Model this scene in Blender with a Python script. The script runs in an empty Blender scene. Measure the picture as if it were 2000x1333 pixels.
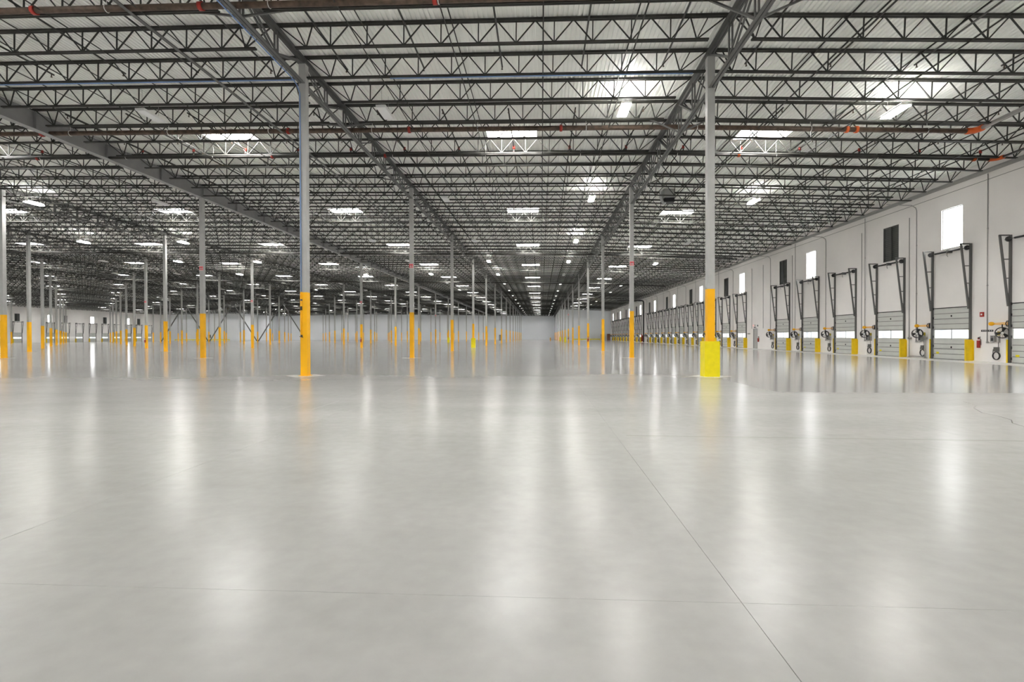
import bpy, math, random
import numpy as np
from mathutils import Vector, Matrix

random.seed(7)
C = bpy.context.scene.collection
SC = bpy.context.scene
PI = math.pi

# ------------------------------------------------------------------ camera
CAM_H = 1.4057
YAW, PITCH, ROLL, FPX = .0576, -.0089, -.0031, 987.609
_cy, _sy, _cp, _sp = math.cos(YAW), math.sin(YAW), math.cos(PITCH), math.sin(PITCH)
_r = Vector((_cy, _sy, 0)); _f = Vector((-_sy*_cp, _cy*_cp, _sp)); _u = Vector((_sy*_sp, -_cy*_sp, _cp))
_cr, _sr = math.cos(ROLL), math.sin(ROLL)
_right = _r*_cr + _u*_sr
_up = _u*_cr - _r*_sr
cam_d = bpy.data.cameras.new('camera')
cam = bpy.data.objects.new('camera', cam_d); C.objects.link(cam)
cam.matrix_world = Matrix((( _right.x, _up.x, -_f.x, 0), (_right.y, _up.y, -_f.y, 0), (_right.z, _up.z, -_f.z, CAM_H), (0, 0, 0, 1)))
cam_d.sensor_width = 36; cam_d.sensor_fit = 'HORIZONTAL'
cam_d.lens = FPX/2000*36
cam_d.clip_end = 600
SC.camera = cam

def px(P):                                   # pixel of a world point, only used to decide which repeats are in view
    v = Vector(P) - Vector((0, 0, CAM_H)); d = v.dot(_f)
    if d < .1: return None
    return 1000 + FPX*v.dot(_right)/d, 666.5 - FPX*v.dot(_up)/d, d

# ------------------------------------------------------------------ light settings
SKYLIGHT_L = 29.0
LAMP_L = 46.0
DIM_L = .6
UPLIGHT_L = 70.0
WINDOW_L = 3.4
DOORPANE_L = .34
w = bpy.data.worlds.new('world'); SC.world = w; w.use_nodes = True
w.node_tree.nodes['Background'].inputs[0].default_value = (.75, .85, 1, 1)
w.node_tree.nodes['Background'].inputs[1].default_value = 1.0
SC.view_settings.view_transform = 'Standard'
SC.view_settings.look = 'None'
SC.view_settings.gamma = 1
SC.view_settings.use_curve_mapping = False
SC.view_settings.exposure = 1.6
SC.cycles.max_bounces = 8
SC.cycles.diffuse_bounces = 5
SC.cycles.glossy_bounces = 4
SC.cycles.sample_clamp_indirect = 6
SC.cycles.caustics_reflective = True
SC.cycles.caustics_refractive = False
SC.cycles.use_denoising = True

# ------------------------------------------------------------------ materials
def mat(name, col, rough=.6, metal=0, noise=None, spec=.5, bump=0):
    m = bpy.data.materials.new(name); m.use_nodes = True
    nt = m.node_tree; b = nt.nodes['Principled BSDF']
    b.inputs['Base Color'].default_value = (*col, 1)
    b.inputs['Roughness'].default_value = rough
    b.inputs['Metallic'].default_value = metal
    b.inputs['Specular IOR Level'].default_value = spec
    if noise:
        scale, amount = noise
        g = nt.nodes.new('ShaderNodeNewGeometry')
        n = nt.nodes.new('ShaderNodeTexNoise'); n.inputs['Scale'].default_value = scale; n.inputs['Detail'].default_value = 4
        nt.links.new(g.outputs['Position'], n.inputs['Vector'])
        mp = nt.nodes.new('ShaderNodeMapRange')
        mp.inputs[1].default_value = .3; mp.inputs[2].default_value = .7
        mp.inputs[3].default_value = 1-amount; mp.inputs[4].default_value = 1+amount
        nt.links.new(n.outputs['Fac'], mp.inputs[0])
        mx = nt.nodes.new('ShaderNodeVectorMath'); mx.operation = 'SCALE'
        mx.inputs[0].default_value = col
        nt.links.new(mp.outputs[0], mx.inputs['Scale'])
        nt.links.new(mx.outputs[0], b.inputs['Base Color'])
    return m

def emit(name, col, s):
    m = bpy.data.materials.new(name); m.use_nodes = True
    nt = m.node_tree; b = nt.nodes['Principled BSDF']
    b.inputs['Base Color'].default_value = (.8, .8, .8, 1)
    b.inputs['Roughness'].default_value = .3
    b.inputs['Emission Color'].default_value = (*col, 1)
    b.inputs['Emission Strength'].default_value = s
    return m

def floor_mat(name, r0, r1, r2=None):
    m = bpy.data.materials.new(name); m.use_nodes = True
    nt = m.node_tree; b = nt.nodes['Principled BSDF']; L = nt.links
    g = nt.nodes.new('ShaderNodeNewGeometry')
    mp = nt.nodes.new('ShaderNodeMapping'); mp.inputs['Scale'].default_value = (.35, .9, 1)
    L.new(g.outputs['Position'], mp.inputs['Vector'])
    n1 = nt.nodes.new('ShaderNodeTexNoise'); n1.inputs['Scale'].default_value = .5; n1.inputs['Detail'].default_value = 7; n1.inputs['Roughness'].default_value = .62
    L.new(mp.outputs[0], n1.inputs['Vector'])
    n2 = nt.nodes.new('ShaderNodeTexNoise'); n2.inputs['Scale'].default_value = 7; n2.inputs['Detail'].default_value = 5
    L.new(g.outputs['Position'], n2.inputs['Vector'])
    cr = nt.nodes.new('ShaderNodeValToRGB')
    cr.color_ramp.elements[0].position = .3; cr.color_ramp.elements[0].color = (.345, .341, .332, 1)
    cr.color_ramp.elements[1].position = .7; cr.color_ramp.elements[1].color = (.415, .41, .40, 1)
    L.new(n1.outputs['Fac'], cr.inputs[0])
    mr = nt.nodes.new('ShaderNodeMapRange'); mr.inputs[1].default_value = .3; mr.inputs[2].default_value = .7
    mr.inputs[3].default_value = .96; mr.inputs[4].default_value = 1.04
    L.new(n2.outputs['Fac'], mr.inputs[0])
    sc = nt.nodes.new('ShaderNodeVectorMath'); sc.operation = 'SCALE'
    L.new(cr.outputs[0], sc.inputs[0]); L.new(mr.outputs[0], sc.inputs['Scale'])
    L.new(sc.outputs[0], b.inputs['Base Color'])
    rr = nt.nodes.new('ShaderNodeMapRange'); rr.inputs[1].default_value = .3; rr.inputs[2].default_value = .7
    rr.inputs[3].default_value = r0; rr.inputs[4].default_value = r1
    L.new(n1.outputs['Fac'], rr.inputs[0])
    if r2 is None:
        L.new(rr.outputs[0], b.inputs['Roughness'])
    else:                                      # the slab is burnished smoother away from the doors behind the viewer
        sx = nt.nodes.new('ShaderNodeSeparateXYZ'); L.new(g.outputs['Position'], sx.inputs[0])
        yr = nt.nodes.new('ShaderNodeMapRange'); yr.interpolation_type = 'SMOOTHSTEP'
        yr.inputs[1].default_value = 3; yr.inputs[2].default_value = 26; yr.inputs[3].default_value = 0; yr.inputs[4].default_value = r2-r0
        L.new(sx.outputs['Y'], yr.inputs[0])
        ad = nt.nodes.new('ShaderNodeMath'); ad.operation = 'ADD'
        L.new(rr.outputs[0], ad.inputs[0]); L.new(yr.outputs[0], ad.inputs[1]); L.new(ad.outputs[0], b.inputs['Roughness'])
    b.inputs['IOR'].default_value = 1.5; b.inputs['Specular IOR Level'].default_value = .35
    return m

M = dict(
    floor=floor_mat('polished_concrete', .24, .255, .13),
    floor_wet=floor_mat('burnished_concrete', .125, .14),
    patch=mat('pale_concrete', (.66, .65, .62), .25, noise=(4, .06)),
    strip=mat('dock_glare_concrete', (.86, .86, .85), .25, noise=(2, .05)),  # near-white tone carries the glare along the wall base
    joint=mat('joint_filler', (.20, .195, .19), .6),
    deck=mat('white_roof_deck', (.92, .93, .89), .5, noise=(.8, .05)),
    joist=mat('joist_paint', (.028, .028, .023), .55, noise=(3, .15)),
    girder=mat('girder_paint', (.12, .12, .115), .5, noise=(2, .1)),
    beam=mat('beam_paint', (.30, .30, .30), .45, noise=(2, .08)),
    steel=mat('column_paint', (.43, .43, .42), .4, noise=(3, .06)),
    yellow=mat('safety_yellow', (.97, .49, .002), .4, noise=(2, .05)),
    bright=mat('bright_yellow_plastic', (.90, .76, .004), .42, noise=(6, .05)),
    wall=mat('painted_concrete_wall', (.87, .845, .825), .7, noise=(.4, .04)),
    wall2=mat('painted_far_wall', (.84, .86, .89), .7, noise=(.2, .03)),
    door=mat('door_skin', (.60, .61, .58), .45, noise=(2, .03)),
    track=mat('galvanised_track', (.13, .13, .125), .45, metal=.3),
    dark=mat('black_rubber', (.025, .025, .026), .5),
    red=mat('red_enamel', (.36, .022, .012), .5),
    orange=mat('orange_coupling', (.62, .10, .012), .5),
    rust=mat('rusty_pipe', (.085, .055, .038), .5, metal=.2, noise=(5, .5)),
    pipe=mat('dark_pipe', (.04, .038, .034), .45, metal=.2, noise=(4, .3)),
    branch=mat('branch_pipe', (.026, .024, .02), .5, noise=(4, .3)),
    blue=mat('blue_conduit', (.20, .32, .58), .4),
    conduit=mat('grey_conduit', (.40, .39, .38), .4, metal=.2),
    white=mat('white_enamel', (.82, .82, .80), .4),
    grey=mat('grey_box', (.30, .30, .29), .5),
    louver=mat('louver_metal', (.12, .125, .115), .5),
    ochre=mat('ochre_plastic', (.42, .32, .02), .5),
    brown=mat('brown_door', (.22, .09, .05), .5),
    sign=mat('sign_red', (.75, .10, .12), .5),
    alu=mat('window_frame', (.45, .46, .46), .4, metal=.3),
    sky=emit('skylight_acrylic', (1, .985, .96), SKYLIGHT_L),
    lamp=emit('lit_lens', (1, .975, .93), LAMP_L),
    uplens=emit('uplight_lens', (1, .975, .93), UPLIGHT_L),
    lamp_dim=emit('dimmed_lens', (1, .98, .95), DIM_L),
    lamp_off=mat('unlit_lens', (.85, .86, .86), .3),
    win=emit('bright_pane', (1, 1, 1), WINDOW_L),
    doorwin=emit('door_vision_pane', (.96, .98, 1), DOORPANE_L),
    exit=emit('exit_letters', (1, .12, .1), 1.2),
)

# outside painted into the vision panes' glow: bright daylight with a paler blue trailer edge
def _vary(m, s):
    nt = m.node_tree; b = nt.nodes['Principled BSDF']
    g = nt.nodes.new('ShaderNodeTexCoord')
    sx = nt.nodes.new('ShaderNodeSeparateXYZ'); nt.links.new(g.outputs['Object'], sx.inputs[0])
    n = nt.nodes.new('ShaderNodeMapRange'); n.inputs[1].default_value = -1.3; n.inputs[2].default_value = 1.3
    nt.links.new(sx.outputs['Y'], n.inputs[0])
    cr = nt.nodes.new('ShaderNodeValToRGB'); e = cr.color_ramp.elements
    e[0].position = 0; e[0].color = (.93, 1, .80, 1)
    e[1].position = 1; e[1].color = (1, 1, 1, 1)
    for p, c in ((.3, (.95,.98,.88)), (.5, (.9,.95,1)), (.62, (.85,.9,.96)), (.66, (.5,.56,.64)), (.82, (.42,.46,.52)), (.86, (1,1,1))):
        e.new(p).color = (*c, 1)
    nt.links.new(n.outputs[0], cr.inputs[0]); nt.links.new(cr.outputs[0], b.inputs['Emission Color'])
_vary(M['doorwin'], 1)

# ------------------------------------------------------------------ mesh helpers
class MB:
    def __init__(s): s.v = []; s.f = []; s.smooth = False
    def box(s, a, b):
        x0, y0, z0 = a; x1, y1, z1 = b; n = len(s.v)
        s.v += [(x0,y0,z0),(x1,y0,z0),(x1,y1,z0),(x0,y1,z0),(x0,y0,z1),(x1,y0,z1),(x1,y1,z1),(x0,y1,z1)]
        s.f += [(n,n+3,n+2,n+1),(n+4,n+5,n+6,n+7),(n,n+1,n+5,n+4),(n+1,n+2,n+6,n+5),(n+2,n+3,n+7,n+6),(n+3,n,n+4,n+7)]
        return s
    def bar(s, p, q, wd, ht=None, cap=True, ref=None):       # rectangular bar from p to q
        ht = ht or wd; p = Vector(p); q = Vector(q); d = (q-p).normalized()
        r = Vector(ref) if ref else (Vector((0,0,1)) if abs(d.z) < .95 else Vector((0,1,0)))
        a = d.cross(r).normalized()*wd/2; b = a.cross(d).normalized()*ht/2; n = len(s.v)
        for o in (p, q): s.v += [tuple(o-a-b), tuple(o+a-b), tuple(o+a+b), tuple(o-a+b)]
        s.f += [(n,n+1,n+5,n+4),(n+1,n+2,n+6,n+5),(n+2,n+3,n+7,n+6),(n+3,n,n+4,n+7)]
        if cap: s.f += [(n+3,n+2,n+1,n),(n+4,n+5,n+6,n+7)]
        return s
    def tube(s, pts, r, k=8, cap=True):                      # round pipe through points
        pts = [Vector(p) for p in pts]; n0 = len(s.v); prev = None
        rr = r if isinstance(r, (list, tuple)) else [r]*len(pts)
        for i, p in enumerate(pts):
            d = (pts[min(i+1, len(pts)-1)] - pts[max(i-1, 0)]).normalized()
            if prev is None:
                u = d.cross(Vector((0,0,1)) if abs(d.z) < .9 else Vector((1,0,0))).normalized()
            else:
                u = (prev - d*prev.dot(d)).normalized()
            prev = u; v = d.cross(u)
            for j in range(k):
                t = 2*PI*j/k; s.v.append(tuple(p + (u*math.cos(t)+v*math.sin(t))*rr[i]))
        for i in range(len(pts)-1):
            for j in range(k):
                a = n0+i*k+j; b = n0+i*k+(j+1) % k
                s.f.append((a, b, b+k, a+k))
        if cap:
            s.f.append(tuple(n0+j for j in reversed(range(k)))); e = n0+(len(pts)-1)*k
            s.f.append(tuple(e+j for j in range(k)))
        s.smooth = True
        return s
    def mesh(s, name, m):
        me = bpy.data.meshes.new(name); me.from_pydata(s.v, [], s.f); me.update()
        if m is not None: me.materials.append(m)
        if s.smooth:
            me.polygons.foreach_set('use_smooth', [len(f) == 4 for f in s.f])
        return me
    def obj(s, name, m, parent=None, loc=None, kind=None):
        return link(name, s.mesh(name, m), parent, loc, kind)

def link(name, me, parent=None, loc=None, kind=None):
    o = bpy.data.objects.new(name, me); C.objects.link(o)
    if parent: o.parent = parent
    if loc is not None: o.location = loc
    if kind: o['kind'] = kind
    return o

def tag(o, label, cat, group=None, kind=None):
    o['label'] = label; o['category'] = cat
    if group: o['group'] = group
    if kind: o['kind'] = kind
    return o

def thing(name, label, cat, loc=(0,0,0), group=None, kind=None):
    o = bpy.data.objects.new(name, None); C.objects.link(o); o.location = loc
    o.empty_display_size = .2
    return tag(o, label, cat, group, kind)

def copy_tree(o, parent=None):
    c = o.copy(); C.objects.link(c)
    if parent: c.parent = parent
    for ch in KIDS.get(o.as_pointer(), []): copy_tree(ch, c)
    return c
KIDS = {}                                     # children listed once per prototype, so copying needs no search
def index_kids(root):
    KIDS[root.as_pointer()] = list(root.children)
    for ch in root.children: index_kids(ch)

ORD = 'first second third fourth fifth sixth seventh eighth ninth tenth eleventh twelfth thirteenth fourteenth fifteenth sixteenth seventeenth eighteenth nineteenth twentieth'.split()
def nth(i):                                   # 0 -> first
    if i < len(ORD): return ORD[i]
    n = i+1
    return '%d%s' % (n, 'th' if 10 < n % 100 < 20 else {1:'st',2:'nd',3:'rd'}.get(n % 10, 'th'))

# ------------------------------------------------------------------ layout of the building (metres)
X0, A, Y0, S = -8.5721, 14.433, 17.9495, 15.24          # column grid
JS = S/8                                                # joist spacing
XR, XL = 23.5, -156.1                                   # dock walls
YB = Y0 + 14*S                                          # far wall
YF = -12.5                                              # wall behind the camera
YRC = 172.0                                             # corner room, dock side
YLC = Y0 + 12*S                                         # corner room, far dock side
XLC = X0 - 8*A
def rowx(r): return X0 + A*r
ROWS = list(range(-9, 2))
XRIDGE = rowx(-5)
def zd(x):                                              # underside of the roof deck
    if x > rowx(1): return 11.34 - .0415*(x-rowx(1))
    if x > XRIDGE: return 11.34 + .016*(rowx(1)-x)
    return 11.34 + .016*(rowx(1)-XRIDGE) - .016*(XRIDGE-x)
def zcol(x): return zd(x) - .29
def rowlab(r):
    return 'the dock-side aisle row' if r == 1 else 'the far-side aisle row' if r == 0 else 'the ' + nth(-r-1) + ' row beyond the aisle'
def bayname(b):                                         # b = index of the bay's row on its far side (b..b+1)
    return 'the near dock bay' if b == 1 else 'the central aisle' if b == 0 else 'the ' + nth(-b-1) + ' bay beyond the aisle'

# ------------------------------------------------------------------ floor: slabs with open joints
fl = thing('floor', 'polished light grey concrete warehouse floor of saw-cut slabs', 'floor', kind='structure')
xs = [XL] + [rowx(-9) + A/3*i for i in range(-2, 31)] + [rowx(1)+5.88, rowx(1)+11.76, XR-2.0]
xs = sorted(set(round(x, 4) for x in xs if XL <= x <= XR))
SY = S/3
ys = [YF] + [Y0 + SY*i for i in range(-5, 43)]
ys = [y for y in ys if YF <= y <= YB+.01]
G = .0009; GX = .002
far = MB(); farn = MB()
for i in range(len(xs)-1):
    for j in range(len(ys)-1):
        x0, x1, y0, y1 = xs[i]+GX, xs[i+1]-GX, ys[j]+G, ys[j+1]-G
        near = x0 > -34 and y0 < 40
        wet = y0 > 12.0
        if near or x0 > rowx(1)-.1 and y0 < 60:
            MB().box((x0,y0,-.12), (x1,y1,0)).obj('slab', M['floor_wet' if wet and x0 > rowx(1)-.1 else 'floor'], fl)
        else:
            (far if wet else farn).box((x0,y0,-.12), (x1,y1,0))
farn.obj('side_slab_field', M['floor'], fl, kind='stuff')
far.obj('far_slab_field', M['floor'], fl, kind='stuff')
MB().box((XL,YF,-.2), (XR,YB,-.003)).obj('joint_filler', M['joint'], fl)
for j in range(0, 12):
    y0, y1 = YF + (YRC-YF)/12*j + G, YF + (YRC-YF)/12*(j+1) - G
    MB().box((XR-2.0+G,y0,-.12), (XR,y1,0)).obj('dock_glare_strip', M['strip'], fl)  # floor glare by the wall, painted as a paler strip
# pale closure pours round the columns
for r in ROWS:
    for k in range(0, 15):
        X, Y = rowx(r), Y0+S*k
        if Y > YB-2 or k > 4: continue
        if px((X, Y, 0)) and -50 < px((X, Y, 0))[0] < 2050:
            d = .75; m = MB()
            m.v = [(X-d,Y,.0015),(X,Y-d,.0015),(X+d,Y,.0015),(X,Y+d,.0015),(X-d,Y,-.05),(X,Y-d,-.05),(X+d,Y,-.05),(X,Y+d,-.05)]
            m.f = [(0,1,2,3),(0,4,5,1),(1,5,6,2),(2,6,7,3),(3,7,4,0)]
            m.obj('column_blockout', M['patch'], fl)
# crack and worn saw cut in the slab
cp = [(8.9,11.2),(8.75,10.7),(8.3,10.2),(7.95,9.6),(7.9,9.2),(7.75,8.8),(7.5,8.5),(7.35,8.1),(7.25,7.8)]
cr2 = MB()
for a, b in zip(cp, cp[1:]): cr2.bar((*a, .0003), (*b, .0003), .012, .0008)
cr2.obj('crack', mat('crack_dirt', (.16,.155,.15), .24, spec=.3), fl)
MB().bar((1.2,7.22,.0002), (6.6,7.05,.0002), .05, .0008).obj('worn_joint', mat('joint_stain', (.33,.325,.31), .22, spec=.3), fl)
MB().bar((-7.5,7.15,.0002), (-3.4,7.25,.0002), .04, .0008).obj('worn_joint', mat('joint_stain_pale', (.36,.355,.34), .22, spec=.3), fl)
q = [(-5.1,9.55),(-4.45,9.55),(-4.45,10.9),(-5.1,10.9)]
mk = MB()
for a, b in zip(q, q[1:]+q[:1]): mk.bar((*a,.0003), (*b,.0003), .012, .0008)
mk.obj('sawn_patch', M['joint'], fl)

# ------------------------------------------------------------------ roof deck with openings for the skylights
RIB = .1524
SKYX = {b: (rowx(b)+rowx(b+1))/2 for b in range(-9, 1)}
SKYX[1] = 10.65
SKYX[-10] = (XL+rowx(-9))/2
def snap(x): return XL + round((x-XL)/RIB)*RIB
SKY = {b: (snap(x)-8*RIB, snap(x)+8*RIB) for b, x in SKYX.items()}
SKYK = range(-1, 14)
def skyy(k): return Y0 + S*k + 4*JS - 1.32, Y0 + S*k + 4*JS - .10
dk = MB()
prof = [(0,0),(.072,0),(.083,.048),(.141,.048),(.1524,0)]       # wide flutes, seen from below
nrib = int((XR-XL)/RIB)+1
for i in range(nrib):
    xa = XL+i*RIB
    yend = YB
    segs = [(YF, yend)]
    for b, (sa, sb) in SKY.items():
        if xa > sa-.01 and xa < sb-.02:
            segs = []; y = YF
            for k in SKYK:
                a_, b_ = skyy(k)
                if b_ > yend: break
                segs.append((y, a_)); y = b_
            segs.append((y, yend))
    for (y0, y1) in segs:
        n = len(dk.v)
        for (dx, dz) in prof:
            z = zd(xa+dx)+dz
            dk.v += [(xa+dx, y0, z), (xa+dx, y1, z)]
        for q in range(4):
            dk.f.append((n+2*q, n+2*q+1, n+2*q+3, n+2*q+2))
ce = dk.obj('ceiling', M['deck'], kind='structure')
tag(ce, 'white corrugated steel roof deck above the joists', 'ceiling')
# skylights
def bay_ends(b):
    return (XL, rowx(-9)) if b == -10 else (rowx(1), XR) if b == 1 else (rowx(b), rowx(b+1))
skycurb = {}
for b in sorted(SKY):
    sa, sb = SKY[b]
    for k in SKYK:
        ya, yb = skyy(k)
        if yb > YB or (b == 1 and yb > YRC) or (b <= -9 and yb > YLC): continue
        xm = (sa+sb)/2; hx = (sb-sa)/2; hy = (yb-ya)/2
        if b not in skycurb:
            m = MB(); zt = .32; sl = (zd(sb)-zd(sa))/2; t = .04
            lo = -.05-abs(sl)
            m.box((-hx-t,-hy-t,lo), (-hx,hy+t,zt)).box((hx,-hy-t,lo), (hx+t,hy+t,zt))
            m.box((-hx,-hy-t,lo), (hx,-hy,zt)).box((-hx,hy,lo), (hx,hy+t,zt))
            p = MB().box((-hx-t,-hy-t,.2), (hx+t,hy+t,.26))
            skycurb[b] = (m.mesh('curb', M['white']), p.mesh('pane', M['sky']))
        t = thing('skylight', 'bright white roof skylight above %s, %s' % (bayname(b) if b > -10 else 'the far dock bay',
                  'ahead of the nearest columns' if k < 0 else 'past the ' + nth(k) + ' columns back'), 'skylight',
                  (xm, (ya+yb)/2, zd(xm)), 'roof skylights')
        link('curb', skycurb[b][0], t); link('pane', skycurb[b][1], t)

# ------------------------------------------------------------------ walls
def wall_cells(name, axis, c, u0, u1, z1, holes, thick, m, parent, jamb=True):
    """a slab of wall on plane axis=c between u0..u1, inner face at c, growing outwards by thick, with rectangular holes"""
    us = sorted({u0, u1, *[h[0] for h in holes], *[h[1] for h in holes]})
    zs = sorted({0.0, *[h[2] for h in holes], *[h[3] for h in holes]})
    zs = [-.1] + [z for z in zs if z > 0] if zs[0] == 0.0 else zs
    mb = MB()
    def P(cc, u, z): return (cc, u, z) if axis == 'x' else (u, cc, z)
    zz = zs + [None]
    for i in range(len(us)-1):
        for j in range(len(zz)-1):
            um, a = (us[i]+us[i+1])/2, zz[j]
            b = zz[j+1]; bm = (a+(b if b is not None else a+.2))/2
            if any(h[0] < um < h[1] and h[2]-.11 < bm < h[3] for h in holes): continue
            za = a; zb0 = b if b is not None else z1(us[i]); zb1 = b if b is not None else z1(us[i+1])
            n = len(mb.v)
            for cc in (c, c+thick):
                mb.v += [P(cc,us[i],za), P(cc,us[i+1],za), P(cc,us[i+1],zb1), P(cc,us[i],zb0)]
            mb.f += [(n,n+1,n+2,n+3),(n+4,n+7,n+6,n+5),(n,n+4,n+5,n+1),(n+1,n+5,n+6,n+2),(n+2,n+6,n+7,n+3),(n+3,n+7,n+4,n)]
    return mb.obj(name, m, parent)

DP = 5.05; DY0 = 30.43; DW, DH = 2.60, 2.98
right_doors = [n for n in range(-3, 28) if n not in (5, 17) and DY0+DP*n < YRC-3]
right_win = [n for n in range(-3, 28, 3) if DY0+DP*n < YRC-3]
right_louv = [n for n in range(-2, 28, 3) if DY0+DP*n < YRC-3]
MANY = 57.0
wr = thing('wall_right', 'off-white tilt-up concrete wall lined with dock doors', 'wall', kind='structure')
edges = [YF, DY0+DP*(-4.5)] + [DY0+DP*(1.5+3*i) for i in range(-1, 9)] + [YRC]
edges = sorted(set(e for e in edges if YF <= e <= YRC))
def holes_between(a, b, doors, wins, louvs, yc, man=None):
    h = []
    for n in doors:
        y = yc(n)
        if a < y < b: h.append((y-DW/2, y+DW/2, 0, DH))
    for n in list(wins)+list(louvs):
        y = yc(n)
        if a < y < b: h.append((y-.75, y+.75, 6.4, 8.72))
    if man and a < man < b: h.append((man-.47, man+.47, 0, 2.13))
    return h
ycr = lambda n: DY0+DP*n
for a, b in zip(edges, edges[1:]):
    wall_cells('wall_panel', 'x', XR, a+.012, b-.012, lambda u: zd(XR)+.3, holes_between(a, b, right_doors, right_win, right_louv, ycr, MANY), .25, M['wall'], wr)
MB().box((XR+.2,YF,-.1), (XR+.24,YRC,.0)).obj('joint_backing', M['joint'], wr)
jb = MB()
for e in edges[1:-1]: jb.box((XR+.03,e-.05,0), (XR+.06,e+.05,10.5))
jb.obj('panel_joint_sealant', M['conduit'], wr)
# ledger angle and paint line along the wall top
MB().box((XR-.11,YF,10.12), (XR,YRC,10.16)).box((XR-.02,YF,9.95), (XR,YRC,10.12)).obj('ledger_angle', M['conduit'], wr)
MB().box((XR-.012,YF,9.585), (XR,YRC,9.615)).obj('reveal_strip', M['grey'], wr)

left_y = lambda n: 142.2 + 5.07*n
left_doors = [n for n in range(-6, 11) if n != 1]
left_win = [n for n in range(-4, 11, 3)]
left_louv = [n for n in range(-6, 11, 3)]
wl = thing('wall_left', 'distant off-white dock wall beyond the columns', 'wall', kind='structure')
el = [YF, 40, 80, 105] + [left_y(n+.5) for n in range(-7, 11, 3) if left_y(n+.5) > 106] + [YLC]
for a, b in zip(el, el[1:]):
    wall_cells('wall_panel', 'x', XL, a+.012, b-.012, lambda u: zd(XL)+.3, holes_between(a, b, left_doors, left_win, left_louv, left_y), -.25, M['wall'], wl)
def plain(name, x0, x1, y0, y1, label):
    m = MB(); n = 12
    for i in range(n):
        for_x = abs(x1-x0) > abs(y1-y0)
        if for_x:
            a, b = x0+(x1-x0)/n*i, x0+(x1-x0)/n*(i+1)
            k = len(m.v)
            for y in (y0, y1): m.v += [(a,y,-.1),(b,y,-.1),(b,y,zd(b)+.25),(a,y,zd(a)+.25)]
            m.f += [(k,k+1,k+2,k+3),(k+4,k+7,k+6,k+5),(k+2,k+6,k+7,k+3)]
            if i == 0: m.f.append((k,k+3,k+7,k+4))
            if i == n-1: m.f.append((k+1,k+5,k+6,k+2))
    if not abs(x1-x0) > abs(y1-y0):
        m.box((x0,y0,-.1), (x1,y1,zd((x0+x1)/2)+.25))
    o = m.obj(name, M['wall2'], kind='structure')
    tag(o, label, 'wall'); return o
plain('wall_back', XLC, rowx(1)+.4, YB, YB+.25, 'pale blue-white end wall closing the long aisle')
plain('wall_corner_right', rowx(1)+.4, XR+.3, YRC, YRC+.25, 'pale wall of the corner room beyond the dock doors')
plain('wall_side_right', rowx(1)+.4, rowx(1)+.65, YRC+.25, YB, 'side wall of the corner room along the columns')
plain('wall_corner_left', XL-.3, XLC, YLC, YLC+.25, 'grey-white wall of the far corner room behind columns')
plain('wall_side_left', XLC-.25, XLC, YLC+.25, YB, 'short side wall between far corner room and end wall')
plain('wall_front', XL-.3, XR+.3, YF-.25, YF, 'pale wall closing the warehouse behind the viewer')

# ------------------------------------------------------------------ windows and louvres
def window(i, x, y, s, label):
    t = thing('window_%d' % i, label, 'window', (x, y, 6.4), kind='structure')
    fr = MB(); d0, d1 = .06*s, .13*s
    lo, hi = min(d0,d1), max(d0,d1)
    fr.box((lo,-.75,0), (hi,-.70,2.32)).box((lo,.70,0), (hi,.75,2.32)).box((lo,-.70,0), (hi,.70,.05)).box((lo,-.70,2.27), (hi,.70,2.32))
    fr.obj('window_frame', M['alu'], t)
    MB().box((min(.09*s,.11*s),-.70,.05), (max(.09*s,.11*s),.70,2.27)).obj('pane', M['win'], t)
wi = 1
for q, n in enumerate(right_win):
    window(wi, XR, ycr(n), 1, 'bright white window above %s dock door along the near wall' % ('the ' + nth(n+1)) if n >= -1 else 'bright high window on the near dock wall beside the viewer'); wi += 1
for q, n in enumerate(left_win):
    window(wi, XL, left_y(n), -1, 'small distant bright window, %s along the far dock wall' % nth(q)); wi += 1

def louver_proto(s):
    t = thing('louver_vent', '', 'vent', (0,0,0), 'high wall louvres')
    fr = MB(); lo, hi = min(0,.14*s), max(0,.14*s)
    fr.box((lo,-.75,0), (hi,-.70,2.32)).box((lo,.70,0), (hi,.75,2.32)).box((lo,-.70,0), (hi,.70,.05)).box((lo,-.70,2.27), (hi,.70,2.32))
    fr.obj('vent_frame', M['louver'], t)
    MB().bar((.03*s,-.02,.05), (.03*s,-.02,2.27), .07, .05).obj('mullion', M['track'], t)
    bl = MB().bar((.09*s,-.70,0), (.09*s,.70,0), .13, .008, ref=(1*s,0,1.1)).mesh('blade', M['louver'])
    for i in range(17): link('blade', bl, t, (0,0,.13+.128*i))
    MB().box((min(.17*s,.19*s),-.72,.02), (max(.17*s,.19*s),.72,2.30)).obj('back_screen', M['grey'], t)
    index_kids(t); return t
lp = louver_proto(1); first = True
for q, n in enumerate(right_louv):
    o = lp if first else copy_tree(lp); first = False
    o.location = (XR, ycr(n), 6.4)
    o['label'] = ('dark louvred vent above the %s dock door along the near wall' % nth(n+1)) if n >= -1 else 'dark louvred vent above the dock door beside the viewer'
lpl = louver_proto(-1); first = True
for q, n in enumerate(left_louv):
    o = lpl if first else copy_tree(lpl); first = False
    o.location = (XL, left_y(n), 6.4)
    o['label'] = 'small dark louvred vent, %s along the far dock wall' % nth(q)

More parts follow.
